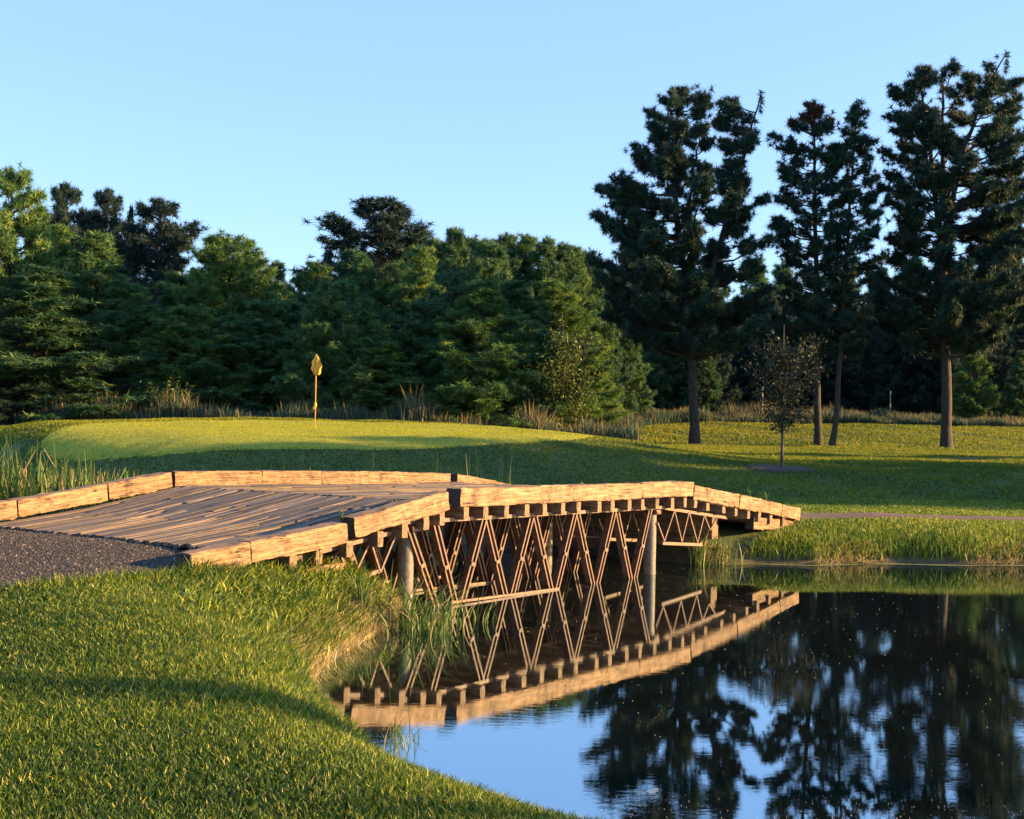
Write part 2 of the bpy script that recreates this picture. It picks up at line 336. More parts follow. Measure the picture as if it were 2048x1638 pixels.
def curb(s0, s1, wv, seed, dz0=0, dz1=0, h=CH, dw=0):
    a = bp_(s0, wv, ztop(s0)-h/2+dz0); b_ = bp_(s1, wv, ztop(s1)-h/2+dz1)
    return timber('curb_timber', a, b_, CW, h, M_TIMBER, seed=seed)
wn, wf = CW/2, BW-CW/2
# near side: entry ramp, span, exit ramp
curb(-4.62, -3.75, wn, 1, -.01, -.01); curb(-3.74, -2.14, wn, 2, 0, -.02); curb(-2.0, -.12, wn, 3, .02, -.02)
curb(.14, 2.1, wn, 4, -.01, 0); curb(2.11, 5.12, wn, 5, .0, .0); curb(5.13, 6.97, wn, 6, .02, .012)
curb(6.99, 8.85, wn, 7, -.05, -.02); curb(8.87, 10.8, wn, 8, -.02, .0); curb(10.82, 11.75, wn, 9, -.01, -.01)
# far side
def curbf(s0, s1, z0, z1, seed):
    return timber('curb_timber', bp_(s0, wf, z0-CH/2), bp_(s1, wf, z1-CH/2), CW, CH, M_TIMBER, seed=seed)
curbf(-5.2, -3.1, 1.20, 1.34, 11); curbf(-3.08, -1.4, 1.35, 1.56, 12); curbf(-1.38, -.02, 1.56, 1.74, 13)
curbf(.06, 1.9, 1.75, 1.74, 14); curbf(1.91, 3.3, 1.75, 1.73, 15); curbf(3.31, 4.5, 1.73, 1.71, 16); curbf(4.51, 6.85, 1.72, 1.66, 17)
curbf(7.05, 9.2, 1.66, 1.36, 18); curbf(9.22, 11.7, 1.35, 1.02, 19)
# deck boards (longitudinal runners)
def deck_part(name, s0, s1, seed, jag=.05):
    r = np.random.RandomState(seed); mb = MB(); bwid = .088; nb = int((BW-2*CW)/bwid)
    tint = []
    for i in range(nb):
        w0 = CW+.01+i*bwid; s = s0+r.uniform(-jag, jag*.3)
        while s < s1-.05:
            e = min(s+r.uniform(1.1, 2.6), s1+r.uniform(0, jag*.6))
            if s1-e < .3: e = s1+r.uniform(0, jag*.6)
            k = max(1, int((e-s)/.35)); ssn = np.linspace(s+.004, e-.004, k+1); dz = r.uniform(-.011, .011); dzz = dz+r.uniform(-.008, .008)
            tl = r.uniform(-.005, .005)
            tv = r.rand()
            for q in range(k):
                tint += [tv]*8; a0, a1 = ssn[q], ssn[q+1]; v = []
                for sv in (a0, a1):
                    zz = zdeck(sv)+dz+(dzz-dz)*(sv-s)/(e-s)
                    for wv_, t_ in ((w0+.006, tl), (w0+bwid-.006, -tl)):
                        for zo in (-.045, 0): v.append(bp_(sv, wv_, zz+zo+t_)-np.array([C0[0], C0[1], 0]))
                mb.add(v, [(0, 1, 3, 2), (4, 6, 7, 5), (0, 4, 5, 1), (2, 3, 7, 6), (0, 2, 6, 4), (1, 5, 7, 3)])
            s = e+.006
    # rotate into local frame so the grain follows local x
    o = mb.build(name, M_DECK, bridge, attrs={'tint': tint})
    rot = Matrix.Rotation(math.atan2(UY, UX), 4, 'Z'); o.data.transform(rot.inverted()); o.matrix_basis = rot
    return o
deck_part('ramp_deck', -3.62, -.02, 21, .07); deck_part('main_deck', 0.02, 6.95, 22); deck_part('ramp_deck', 6.98, 11.6, 23)
# sub-deck sheet so that no light leaks between the boards
mb = MB()
for a_, c_ in ((-3.5, -2.1), (-2.1, 0), (0, 6.97), (6.97, 11.5)):
    v = [bp_(s_, w_, zdeck(s_)+z_)-np.array([C0[0], C0[1], 0]) for s_ in (a_+.002, c_-.002) for w_ in (.15, BW-.15) for z_ in (-.075, -.047)]
    mb.add(v, [(0, 1, 3, 2), (4, 6, 7, 5), (0, 4, 5, 1), (2, 3, 7, 6), (0, 2, 6, 4), (1, 5, 7, 3)])
mb.build('light_block_sheet', M_JOIST, bridge)
# joists across the bridge; their ends show as stubs under the curb
js = [-3.0, -2.55, -2.05, -1.5, -.98, -.5, -.22]+[round(.28+.5*i, 3) for i in range(14)]+[7.12+.55*i for i in range(8)]
jr = np.random.RandomState(5)
for i, s in enumerate(js):
    t = ztop(s)-CH-.005; s2 = s+jr.uniform(-.05, .05); hh = .19 if s > 0 else .21
    t2 = min(t, zdeck(s)-.077)
    timber('joist', bp_(s2, .03+jr.uniform(0, .03), t2-hh/2), bp_(s2, BW-.04, t2-hh/2), .115, hh, M_JOIST, seed=40+i, wobble=.003, bev=.006)
    timber('spacer_block', bp_(s2, .02, t-.02), bp_(s2, .26, t-.02), .10, max(.04, .04), M_JOIST, seed=140+i, wobble=.001, bev=.004) if t-t2 > .01 else None
# trusses
def sub(v): return np.array(v)-np.array([C0[0], C0[1], 0])
def chord(mb, a, b, dw=.0):
    """angle section: vertical leg and a flange turned outward"""
    a, b = np.array(a), np.array(b); out = np.array([UY, -UX, 0])
    mb.bar(a, b, .014, .055); mb.bar(a-out*.045+[0, 0, .022], b-out*.045+[0, 0, .022], .085, .012)
def webs(par, name, a, b):
    a, b = np.array(a), np.array(b); t = np.array([UX, UY, 0])*.046; out = np.array([UY, -UX, 0])
    mb = MB()
    for q_ in (-t, t): mb.bar(a+q_, b+q_, .028, .008, up=tuple(out)); mb.bar(a+q_*.85-out*.06, b+q_*.85-out*.06, .008, .115, up=tuple(out))
    for f_ in (.5,):
        c = a+(b-a)*f_; dd = (b-a)/np.linalg.norm(b-a)*.03; mb.bar(c-dd-out*.015, c+dd-out*.015, .10, .06, up=tuple(out))
    return mb.build(name, M_RUST, par)
for row, wv in enumerate((.2, 1.5, 2.6, 4.0, 5.9)):
    tr = empty('truss'); tr.parent = bridge
    zt0 = 1.225
    mb = MB(); chord(mb, sub(bp_(-.85, wv, zt0+.01)), sub(bp_(6.25, wv, zt0-.005))); mb.build('top_chord', M_CHORD, tr)
    mb = MB(); mb.bar(sub(bp_(.2, wv, .035)), sub(bp_(2.9, wv, .008)), .05, .035); mb.build('bottom_chord', M_CHORD, tr)
    for k in range(6):
        sa = -.2+1.2*k
        if k < 5: webs(tr, 'web_bar', sub(bp_(sa+.03, wv, zt0)), sub(bp_(sa+.57, wv, -.12)))
        if k > 0: webs(tr, 'web_bar', sub(bp_(sa-.03, wv, zt0)), sub(bp_(sa-.57, wv, -.12)))
    webs(tr, 'web_bar', sub(bp_(-.75, wv, zt0)), sub(bp_(-.1, wv, .0)))
    # ramp trusses: thin rods
    tr2 = empty('ramp_truss'); tr2.parent = bridge
    mb = MB(); chord(mb, sub(bp_(6.1, wv, 1.22)), sub(bp_(8.7, wv, .93))); mb.build('top_chord', M_CHORD, tr2)
    mb = MB(); chord(mb, sub(bp_(6.2, wv, .56)), sub(bp_(7.7, wv, .45))); mb.build('bottom_chord', M_CHORD, tr2)
    pts = [(6.0, .95), (6.25, .60), (6.6, 1.15), (6.9, .55), (7.15, 1.10), (7.5, .50), (7.75, 1.02), (8.0, .72), (8.3, .96)]
    for q in range(len(pts)-1):
        mb = MB(); mb.bar(sub(bp_(pts[q][0], wv, pts[q][1])), sub(bp_(pts[q+1][0], wv, pts[q+1][1])), .026, .026); mb.build('web_rod', M_RUST, tr2)
    tr3 = empty('ramp_truss'); tr3.parent = bridge
    mb = MB(); chord(mb, sub(bp_(-2.9, wv, .86)), sub(bp_(-.9, wv, 1.13))); mb.build('top_chord', M_CHORD, tr3)
    mb = MB(); chord(mb, sub(bp_(-2.2, wv, .46)), sub(bp_(-1.3, wv, .60))); mb.build('bottom_chord', M_CHORD, tr3)
    pts = [(-2.75, .85), (-2.45, .44), (-2.1, .93), (-1.85, .50), (-1.5, 1.02), (-1.3, .58), (-1.0, 1.08)]
    for q in range(len(pts)-1):
        mb = MB(); mb.bar(sub(bp_(pts[q][0], wv, pts[q][1])), sub(bp_(pts[q+1][0], wv, pts[q+1][1])), .028, .028); mb.build('web_rod', M_RUST, tr3)
# piles with caps
for s, row in ((-.62, 0), (5.98, 0), (-.62, 2.5), (5.98, 2.35), (-.62, 4.9), (5.98, 4.9)):
    c = sub(bp_(s, .34+row, 0)); mb = MB()
    mb.tube([c+[0, 0, -.9], c+[0, 0, 0], c+[0, 0, 1.12]], [.112, .112, .112], 20)
    mb.tube([c+[0, 0, .02], c+[0, 0, .045]], [.116, .116], 20)
    pl = mb.build('pile', M_PILE, bridge, smooth=True); pl.data.polygons.foreach_set('use_smooth', [len(q.vertices) == 4 for q in pl.data.polygons])
for s in (-.62, 5.98):
    timber('pile_cap', bp_(s, .16, 1.14), bp_(s, BW-.2, 1.14), .16, .075, M_RUST, seed=300+int(s), wobble=0.0, bev=.004)
# abutment timbers
timber('abutment_timber', bp_(9.7, .20, .78), bp_(11.6, .20, .66), .2, .24, M_TIMBER, seed=71)
timber('abutment_timber', bp_(8.85, .55, .72), bp_(8.85, BW-.3, .72), .25, .5, M_JOIST, seed=72)
timber('abutment_timber', bp_(8.75, .75, .30), bp_(8.75, BW-.3, .30), .3, .45, M_JOIST, seed=76)
timber('abutment_timber', bp_(-2.95, .25, .62), bp_(-2.95, BW-.3, .62), .25, .45, M_JOIST, seed=73)
timber('abutment_timber', bp_(-3.0, .10, .66), bp_(-2.1, .16, .72), .12, .12, M_TIMBER, seed=74)
# ------------------------------------------------------------------ grass
FOOT = np.array([bp_(-3.7, -.02, 0)[:2], bp_(11.8, -.02, 0)[:2], bp_(11.8, BW, 0)[:2], bp_(-3.7, BW, 0)[:2]])
CURBP = np.array([bp_(-4.75, -.03, 0)[:2], bp_(-3.6, -.03, 0)[:2], bp_(-3.6, .3, 0)[:2], bp_(-4.75, .3, 0)[:2]])
GRAVN, P1N, P2N = np.array(GRAV, float), np.array(PATH1, float), np.array([(13.5, 48.6), (20, 48.2), (40, 47.5), (40, 48.8), (20, 49.3)], float)
def blades(name, X, Y, Z, h, wd, lean, tint, mat, seg=2, r=R, bias=(0, 0)):
    """curved grass blades, one mesh"""
    n_ = len(X); a = r.rand(n_)*2*np.pi; face = r.rand(n_)*2*np.pi
    dx = np.cos(a)*lean+bias[0]; dy = np.sin(a)*lean+bias[1]
    wx_, wy_ = np.cos(face)*wd/2, np.sin(face)*wd/2
    B = np.stack([X, Y, Z], -1)
    if seg == 1:
        v = np.stack([B+np.stack([-wx_, -wy_, 0*h], -1), B+np.stack([wx_, wy_, 0*h], -1), B+np.stack([dx*h, dy*h, h], -1)], 1)
        return mesh_np(name, v.reshape(-1, 3), np.arange(n_*3).reshape(-1, 3), mat, attrs={'tint': np.repeat(tint, 3)})
    mid = np.stack([dx*h*.35, dy*h*.35, h*.58], -1)
    tl = np.sqrt(np.maximum(1-.35*np.minimum(lean, 1.4)**2, .25))
    tip = np.stack([dx*h, dy*h, h*tl], -1)
    W = np.stack([wx_, wy_, 0*h], -1)
    v = np.stack([B-W, B+W, B+mid+W*.8, B+mid-W*.8, B+tip], 1)
    i = np.arange(n_)[:, None]*5
    return mesh_np(name, v.reshape(-1, 3), [i+np.array([[0, 1, 2, 3]]), i+np.array([[3, 2, 4]])], mat, attrs={'tint': np.repeat(tint, 5)})
def scatter(n_, x0, x1, y0, y1, r=R, land=.06, hmax=None):
    X = r.uniform(x0, x1, n_); Y = r.uniform(y0, y1, n_)
    ok = np.abs(X) < .43*Y+np.where(Y > 24, 4.5, 1.5)
    X, Y = X[ok], Y[ok]
    sd = poly_sd(X, Y, WATER)
    ok = (sd > land) & (poly_sd(X, Y, GRAVN) > -.05) & (poly_sd(X, Y, FOOT) > 0) & (poly_sd(X, Y, CURBP) > 0) & (poly_sd(X, Y, P1N) > 0) & (poly_sd(X, Y, P2N) > 0)
    X, Y = X[ok], Y[ok]; return X, Y, zt(X, Y)-.005, sd[ok]
def patchy(X, Y, s=1.0): return .5+.5*np.clip(wob(X*s+3, Y*s-1)*1.3, -1, 1)
# near lawn
parts = [(230000, -4, 3.5, 4.6, 8.2, .052, .0075), (190000, -5.5, 2, 8.2, 11.5, .055, .009), (130000, -6.5, 0, 11.5, 15.2, .06, .011)]
for i, (N, x0, x1, y0, y1, hh, wd) in enumerate(parts):
    X, Y, Z, sd = scatter(N, x0, x1, y0, y1)
    p = patchy(X, Y, .8); h = hh*R.uniform(.45, 1.5, len(X))*(.7+.6*p)
    h = h*np.where(Y > 11.5, 1+1.5*np.exp(-np.maximum(sd, 0)/.7), 1+1.4*np.exp(-sd/.25))
    edge = poly_sd(X, Y, GRAVN); h = h*(1+1.0*np.exp(-np.maximum(edge, 0)/.12)); cb = poly_sd(X, Y, CURBP); h = h*(1+1.0*np.exp(-np.maximum(cb, 0)/.15))
    tint = np.clip(.12+.55*p+R.randn(len(X))*.3, 0, .95); tint[R.rand(len(X)) < .04] = 1.0
    o = blades('lawn_grass', X, Y, Z, h, wd*R.uniform(.7, 1.3, len(X)), R.uniform(.15, .95, len(X)), tint, M_GRASS)
    tag(o, 'short mown lawn grass in the foreground beside the pond' if i == 0 else ('lawn grass on the bank sloping down to the water' if i == 1 else 'longer lawn grass below the gravel approach and bridge end'), 'grass', kind='stuff')
# far lawn (coarser blades further away)
for i, (N, x0, x1, y0, y1, hh, wd) in enumerate([(140000, 1, 18, 25, 33, .10, .018), (240000, -17, 22, 29, 44, .06, .03), (270000, -23, 30, 44, 62, .07, .045), (210000, -30, 42, 62, 88, .09, .07)]):
    X, Y, Z, sd = scatter(N, x0, x1, y0, y1)
    if i == 1: k = (Y > 33) | (X < 1); X, Y, Z, sd = X[k], Y[k], Z[k], sd[k]
    ing = poly_sd(X, Y, GREEN); k = ing > 0; X, Y, Z, sd, ing = X[k], Y[k], Z[k], sd[k], ing[k]
    p = patchy(X, Y, .5); h = hh*R.uniform(.6, 1.3, len(X))
    if i == 0: h = h*(.7+1.7*np.exp(-np.maximum(sd-.25, 0)/.6)); h *= np.where(Y > 28, .6, 1)
    tint = np.clip((.60 if i == 0 else (.62 if i == 1 else .78))+.3*(p-.5)+R.randn(len(X))*.2, 0, .97)  # rear lawn zones tinted yellower, sunlight put into the blade colour
    o = blades('far_lawn_grass', X, Y, Z, h, wd*R.uniform(.7, 1.3, len(X)), R.uniform(.1, .8, len(X)), tint, M_GRASS if i == 0 else M_FARGRASS, seg=2 if i == 0 else 1)
    tag(o, ['grass on the far bank right of the bridge', 'mown fairway grass between the bridge and the young tree', 'mown grass around the putting green and pines', 'mown grass behind the tall pines'][i], 'grass', kind='stuff')
# putting green nap
X = R.uniform(-18, 4, 160000); Y = R.uniform(36, 55, 160000); k = poly_sd(X, Y, GREEN) < -.02; X, Y = X[k], Y[k]
o = blades('green_turf', X, Y, zt(X, Y)+.02, .035*R.uniform(.6, 1.2, len(X)), .03*np.ones(len(X)), R.uniform(.1, .6, len(X)), np.clip(.7+R.randn(len(X))*.15, 0, 1), M_NAP, seg=1)
tag(o, 'closely mown yellow green turf of the putting green', 'grass', kind='stuff')
# straw thatch on banks
def straw(name, N, x0, x1, y0, y1, dmin, dmax, hh, wd, label, bias, dens=None, mat=None):
    X = R.uniform(x0, x1, N); Y = R.uniform(y0, y1, N); sd = poly_sd(X, Y, WATER); k = (sd > dmin) & (sd < dmax)
    if dens is not None: k &= R.rand(N) < dens(X, Y, sd)
    X, Y = X[k], Y[k]; o = blades(name, X, Y, zt(X, Y), hh*R.uniform(.5, 1.4, len(X)), wd*np.ones(len(X)), R.uniform(.5, 1.2, len(X)), R.rand(len(X)), mat or M_STRAW, bias=bias)
    tag(o, label, 'dry grass', kind='stuff')
straw('dry_grass', 22000, -3.4, -.8, 12.2, 16.8, -.02, .6, .13, .014, 'pale dry grass matted along the near waterline left of the bridge', (.5, -.4), lambda X, Y, sd: np.clip(1.5-sd/.36, 0, 1)*np.clip(patchy(X, Y, 3)*1.8-.1, .3, 1))
straw('dry_grass', 22000, 3.6, 13, 24.5, 27, -.02, .36, .16, .012, 'pale dry grass hanging over the far bank waterline', (0, -1.1), lambda X, Y, sd: np.clip(np.sin(X*1.9+1)*.9+.15, 0, 1))
straw('bank_grass', 13000, -3.6, -.7, 12.0, 17.4, .2, 1.4, .17, .017, 'long bank grass beneath the bridge entry', (.12, -.1), None, M_GRASS)
# wild meadow bands
def wild(name, N, x0, x1, yf, depth, hh, label, lo=0):
    X = R.uniform(x0, x1, N); Y = yf(X)+R.uniform(0, depth, N); p = patchy(X, Y, .25)
    h = hh*R.uniform(.25, 1.1, N)*(.45+.75*p)*(.8+.35*np.sin(X*1.7)*np.sin(X*.53+1)); t = np.clip(R.rand(N)**1.5*.6+lo*p, 0, 1); top = R.rand(N) < .07+.12*np.clip(np.sin(X*.35+2)+.5, 0, 1); t[top] = R.uniform(.8, 1, top.sum()); h[top] *= 1.2
    o = blades(name, X, Y, zt(X, Y), h, R.uniform(.03, .07, N), R.uniform(.05, .45, N), t, M_WILD); tag(o, label, 'meadow', kind='stuff')
wild('meadow_grass', 60000, -32, 6, lambda X: 58+.0*X, 8, 1.55, 'unmown meadow grass and weeds behind the putting green', .25)
wild('meadow_grass', 70000, 4, 42, lambda X: np.interp(X, [4, 10, 20], [68, 79, 82]), 9, .95, 'unmown meadow grass behind the tall pines', .1)
# cattails behind the far curb, left
def reeds(name, X, Y, hh, label, cat, kind=None, group=None, wd=.022, lean=(.05, .35), z0=None, bias=(0, 0), mat=None):
    N = len(X); z = np.maximum(zt(X, Y), -.05) if z0 is None else z0
    n3 = 4; a = R.rand(N)*2*np.pi; ln = R.uniform(*lean, N); h = hh*R.uniform(.55, 1.1, N); fc = R.rand(N)*6.28
    f = np.linspace(0, 1, n3+1); bx_ = np.cos(a)*ln+bias[0]; by_ = np.sin(a)*ln+bias[1]; W = np.stack([np.cos(fc), np.sin(fc), 0*fc], -1)*wd/2
    V = []
    for q in f:
        c = np.stack([X+bx_*h*q**2.2, Y+by_*h*q**2.2, z+h*q-ln*h*.35*q**3], -1); ww = W*(1.05-q)**.5
        V += [c-ww, c+ww]
    V = np.stack(V, 1); i = np.arange(N)[:, None]*(2*n3+2); fs = np.concatenate([i+np.array([[2*q, 2*q+1, 2*q+3, 2*q+2]]) for q in range(n3)])
    t = np.clip(R.rand(N)*.8, 0, 1); t[R.rand(N) < .1] = 1
    o = mesh_np(name, V.reshape(-1, 3), fs, mat or M_REED, attrs={'tint': np.repeat(t, 2*n3+2)}); return tag(o, label, cat, group, kind)
X = R.uniform(-12.5, -6.2, 2600); Y = np.interp(X, [-12, -5.2], [26.2, 22.4])+R.uniform(-2.4, 1.2, 2600); k = ((X-C0[0])*-UY+(Y-C0[1])*UX > 7.1) & (X/Y < -.292); X, Y = X[k], Y[k]
reeds('cattails', X, Y, 1.72, 'bed of green cattails behind the left curb of the bridge', 'cattails', kind='stuff', wd=.045, lean=(.02, .32))
mb = MB()
for q in range(34):
    x = R.uniform(-11, -7.2); y = np.interp(x, [-12, -5.2], [26.0, 22.4])+R.uniform(-.5, .8); h = R.uniform(1.2, 1.5)
    mb.tube([(x, y, 0), (x+.02, y, h)], [.006, .005], 4); mb.tube([(x+.02, y, h), (x+.02, y, h+.04), (x+.022, y, h+.15), (x+.022, y, h+.19)], [.008, .017, .017, .006], 7)
o = mb.build('cattail_heads', M_JOIST); tag(o, 'brown cattail seed heads among the cattail leaves', 'cattails', kind='stuff')
X = R.uniform(-5.5, 0, 60); Y = np.interp(X, [-5.5, 0], [24.6, 28.6])+R.uniform(-.3, .3, 60)
reeds('rushes', X, Y, 1.9, 'thin row of rush tips showing over the far curb', 'rushes', kind='stuff', wd=.02, lean=(.0, .12), z0=np.full(60, .15))
# reed clumps beside the near pile
clumps = [(-1.22, 15.75, 52, .85, 'tall reed clump standing against the near round pile'), (-.78, 16.1, 44, .66, 'reed clump leaning over the water right of the near pile'),
          (-.95, 15.35, 44, .45, 'low reed tuft at the water edge in front of the pile'), (-1.75, 15.5, 70, .5, 'reed tuft on the bank left of the near pile'), (-2.5, 15.7, 30, .4, 'dark grass tuft in the shade under the ramp timber'),
          (-.35, 16.5, 14, .42, 'thin reed clump farthest out in the water beside the truss')]
for (x, y, N, hh, lab) in clumps:
    X = x+R.randn(N)*.13; Y = y+R.randn(N)*.13; reeds('reed_clump', X, Y, hh, lab, 'reeds', group='reed clumps around the near pile', wd=.02, lean=(.1, 1.0), bias=(.1, -.05))
for (x, y, N, hh, lab) in [(3.85, 24.75, 46, .62, 'reed tuft at the far bank corner below the exit ramp'), (4.35, 24.95, 40, .5, 'reed tuft just right of the far bank corner'), (-.85, 9.9, 60, .22, 'dark grass tuft hanging over the lip of the near lawn')]:
    X = x+R.randn(N)*(.16 if hh > .3 else .1); Y = y+R.randn(N)*(.16 if hh > .3 else .25); reeds('grass_tuft', X, Y, hh, lab, 'grass tuft', wd=.02 if hh > .3 else .01, lean=(.1, .8))
for (s, wv, hh, lab) in [(9.4, .05, .22, 'small weed sprouting beside the exit ramp curb'), (10.1, .05, .24, 'second small weed on the exit ramp curb near its end'), (-2.05, .2, .2, 'small weed growing from the timber joint on the near curb'), (-.9, .3, .07, 'low green weed on top of the near curb'), (-3.5, .32, .06, 'low moss tuft against the near curb at the ramp start'), (3.7, .3, .07, 'tiny weed on the middle of the near span curb')]:
    c = bp_(s, wv, ztop(s)); N = 14; reeds('weed', c[0]+R.randn(N)*.012, c[1]+R.randn(N)*.012, hh, lab, 'weed', wd=.012, lean=(.1, .9), z0=np.full(N, c[2]-.02))
# ------------------------------------------------------------------ gravel stones, specks, leaf
def pebbles(name, X, Y, Z, sz, mat, label, cat):
    N = len(X); base = np.array([(1, 0, 0), (0, 1, 0), (-1, 0, 0), (0, -1, 0), (0, 0, .7), (0, 0, -.7)]); a = R.rand(N)*6.28; c, s_ = np.cos(a), np.sin(a)
    V = np.stack([(base[:, 0]*c[:, None]-base[:, 1]*s_[:, None]*.8), (base[:, 0]*s_[:, None]+base[:, 1]*c[:, None]*.8), np.tile(base[:, 2], (N, 1))], -1)*sz[:, None, None]*R.uniform(.8, 1.2, (N, 6, 1))
    V += np.stack([X, Y, Z], -1)[:, None]; f = np.array([(0, 1, 4), (1, 2, 4), (2, 3, 4), (3, 0, 4), (1, 0, 5), (2, 1, 5), (3, 2, 5), (0, 3, 5)])
    o = mesh_np(name, V.reshape(-1, 3), (np.arange(N)[:, None, None]*6+f[None]).reshape(-1, 3), mat, attrs={'tint': np.repeat(R.rand(N), 6)}); return tag(o, label, cat, kind='stuff')
m, n, l, b = newmat('stones'); a_ = n.new('ShaderNodeAttribute'); a_.attribute_name = 'tint'
l.new(ramp(n, l, a_.outputs['Fac'], [(0, (.014, .012, .011)), (.6, (.045, .035, .030)), (.95, (.11, .088, .068)), (1, (.32, .27, .22))]), b.inputs['Base Color']); b.inputs['Roughness'].default_value = .85; M_STONE = m
X = R.uniform(-8.5, -3, 60000); Y = R.uniform(9.5, 18.3, 60000); k = poly_sd(X, Y, GRAVN) < .02; X, Y = X[k], Y[k]
pebbles('gravel_stones', X, Y, zt(X, Y)+.022, R.uniform(.006, .018, len(X)), M_STONE, 'loose grey gravel at the start of the bridge', 'gravel')
m, n, l, b = newmat('pale_fluff'); b.inputs['Base Color'].default_value = (.72, .55, .42, 1); M_FLUFF = m
X = np.concatenate([R.uniform(-1, 8, 700), R.uniform(.6, 5, 1000)]); Y = np.concatenate([R.uniform(8, 24, 700), R.uniform(7.0, 8.6, 1000)]); k = (poly_sd(X, Y, WATER) < -.1) & (np.abs(X) < .42*Y)
X, Y = X[k], Y[k]
pebbles('pollen_specks', X, Y, np.full(len(X), .003), R.uniform(.0012, .0035, len(X))*np.clip(Y/9, 1, 1.5), M_FLUFF, 'pale specks of pollen floating on the pond', 'pollen')
m, n, l, b = newmat('duckweed'); mp = mapping(n, l, 'Object', (1, 1, 1)); g = noise(n, l, mp.outputs[0], 60, 3, .6)
l.new(ramp(n, l, g, [(.35, (.05, .08, .015)), (.65, (.16, .20, .05))]), b.inputs['Base Color']); b.inputs['Roughness'].default_value = .8
sh = np.array([(3.9, 24.80), (5.0, 25.1), (6.2, 25.1), (6.9, 25.4), (8.2, 25.75), (9.3, 25.6), (10.6, 25.9), (14, 26.2)]); xs = np.linspace(4.2, 13.5, 120); ys = np.interp(xs, sh[:, 0], sh[:, 1])
w1 = .10+.12*np.abs(np.sin(xs*1.3))+R.rand(120)*.03; w0 = -.05+0*xs
V = np.concatenate([np.stack([xs, ys-w0, 0*xs+.004], -1), np.stack([xs, ys-w1, 0*xs+.004], -1)])
i_ = np.arange(119); o = mesh_np('duckweed', V, np.stack([i_, i_+1, i_+121, i_+120], -1), m); tag(o, 'thin pale green line of duckweed along the far bank', 'duckweed', kind='stuff')
# dry curled leaf on the water
lf = empty('floating_leaf', (1.0, 8.55, .003), .2, label='pale curled dry leaf floating on the dark water at the bottom of the picture', cat='leaf')
mb = MB(); q = np.linspace(0, 1, 7)
V = []
for t in q:
    wv_ = .032*math.sin(math.pi*min(t*1.05, 1))**.8+.001; V += [(-.045+.09*t, -wv_, .004+.022*abs(t-.4)), (-.045+.09*t, 0, .004+.004*t), (-.045+.09*t, wv_, .004+.03*t)]
f = [(3*i+j, 3*i+j+1, 3*i+j+4, 3*i+j+3) for i in range(6) for j in range(2)]; mb.add(V, f)
mb.build('leaf_blade', M_FLUFF, lf)
mb = MB(); mb.tube([(-.045, 0, .006), (-.09, .006, .010), (-.13, .018, .016)], [.0035, .003, .002], 5); mb.build('stalk', M_FLUFF, lf)
# ------------------------------------------------------------------ flagstick and posts
m, n, l, b = newmat('flag_yellow'); b.inputs['Base Color'].default_value = (.80, .42, .05, 1); b.inputs['Roughness'].default_value = .7; M_FLAG = m
m, n, l, b = newmat('pole_yellow'); b.inputs['Base Color'].default_value = (.62, .27, .05, 1); b.inputs['Roughness'].default_value = .45; M_POLE = m
fp = P(630, 858, 40); fz = float(zt(fp.x, fp.y)); dfl = 40
for it in range(400):     # walk the ray until it meets the green
    q_ = P(630, 858, 36+it*.05)
    if float(zt(q_.x, q_.y)) >= q_.z: fp = q_; break
fz = float(zt(fp.x, fp.y)); hfl = 148*fp.y/F
fs_ = empty('flagstick', (fp.x, fp.y, fz), label='yellow golf flag hanging limp on its stick in the putting green', cat='golf flag')
mb = MB(); mb.tube([(0, 0, -.05), (0, 0, hfl*.35), (.0, 0, hfl)], [.012, .019, .022], 8); mb.build('pole', M_POLE, fs_)
NF = 15; NZ = 12; V = []
for iz in range(NZ+1):
    t = iz/NZ; wd_ = .02+.17*math.sin(math.pi*min(1, t*.80+.06))**.9
    for ix in range(NF+1):
        u_ = ix/NF; V.append(((u_-.45)*2*wd_+.02*math.sin(iz*1.3), .06*math.sin(u_*15+iz*.5)*(.3+t), hfl*(.985-.245*t)-.05*abs(math.sin(u_*7))*t))
f = [(i*(NF+1)+j, i*(NF+1)+j+1, (i+1)*(NF+1)+j+1, (i+1)*(NF+1)+j) for i in range(NZ) for j in range(NF)]
mb = MB(); mb.add(V, f); mb.build('flag', M_FLAG, fs_, smooth=True)
mb = MB(); mb.tube([(0, 0, hfl*.29), (0, 0, hfl*.31), (0, 0, hfl*.35), (0, 0, hfl*.36)], [.025, .05, .05, .02], 10); mb.tube([(-.05, 0, hfl*.27), (-.05, 0, hfl*.30)], [.03, .035], 8); mb.build('marker_ring', M_FLAG, fs_)
mb = MB(); mb.tube([(0, 0, hfl*.985), (0, 0, hfl*1.0), (0, 0, hfl*1.01)], [.03, .034, .012], 8); mb.build('finial', M_POLE, fs_)
posts = [(37, 845, 795, 66, 'far left grey fence post under the big left pine'), (225, 840, 790, 67, 'thin dark fence post below the left pines'), (531, 832, 795, 66, 'thin grey fence post left of the flag, first of three'), (578, 832, 795, 65, 'taller grey fence post between two thin ones left of the flag'),
         (615, 830, 797, 67, 'thin grey fence post nearest the flag'), (1523, 838, 771, 84, 'white marker post beside the young tree'), (1780, 815, 783, 90, 'pale fence post between the two right hand pines'), (2033, 815, 785, 92, 'fence post at the right edge of the meadow')]
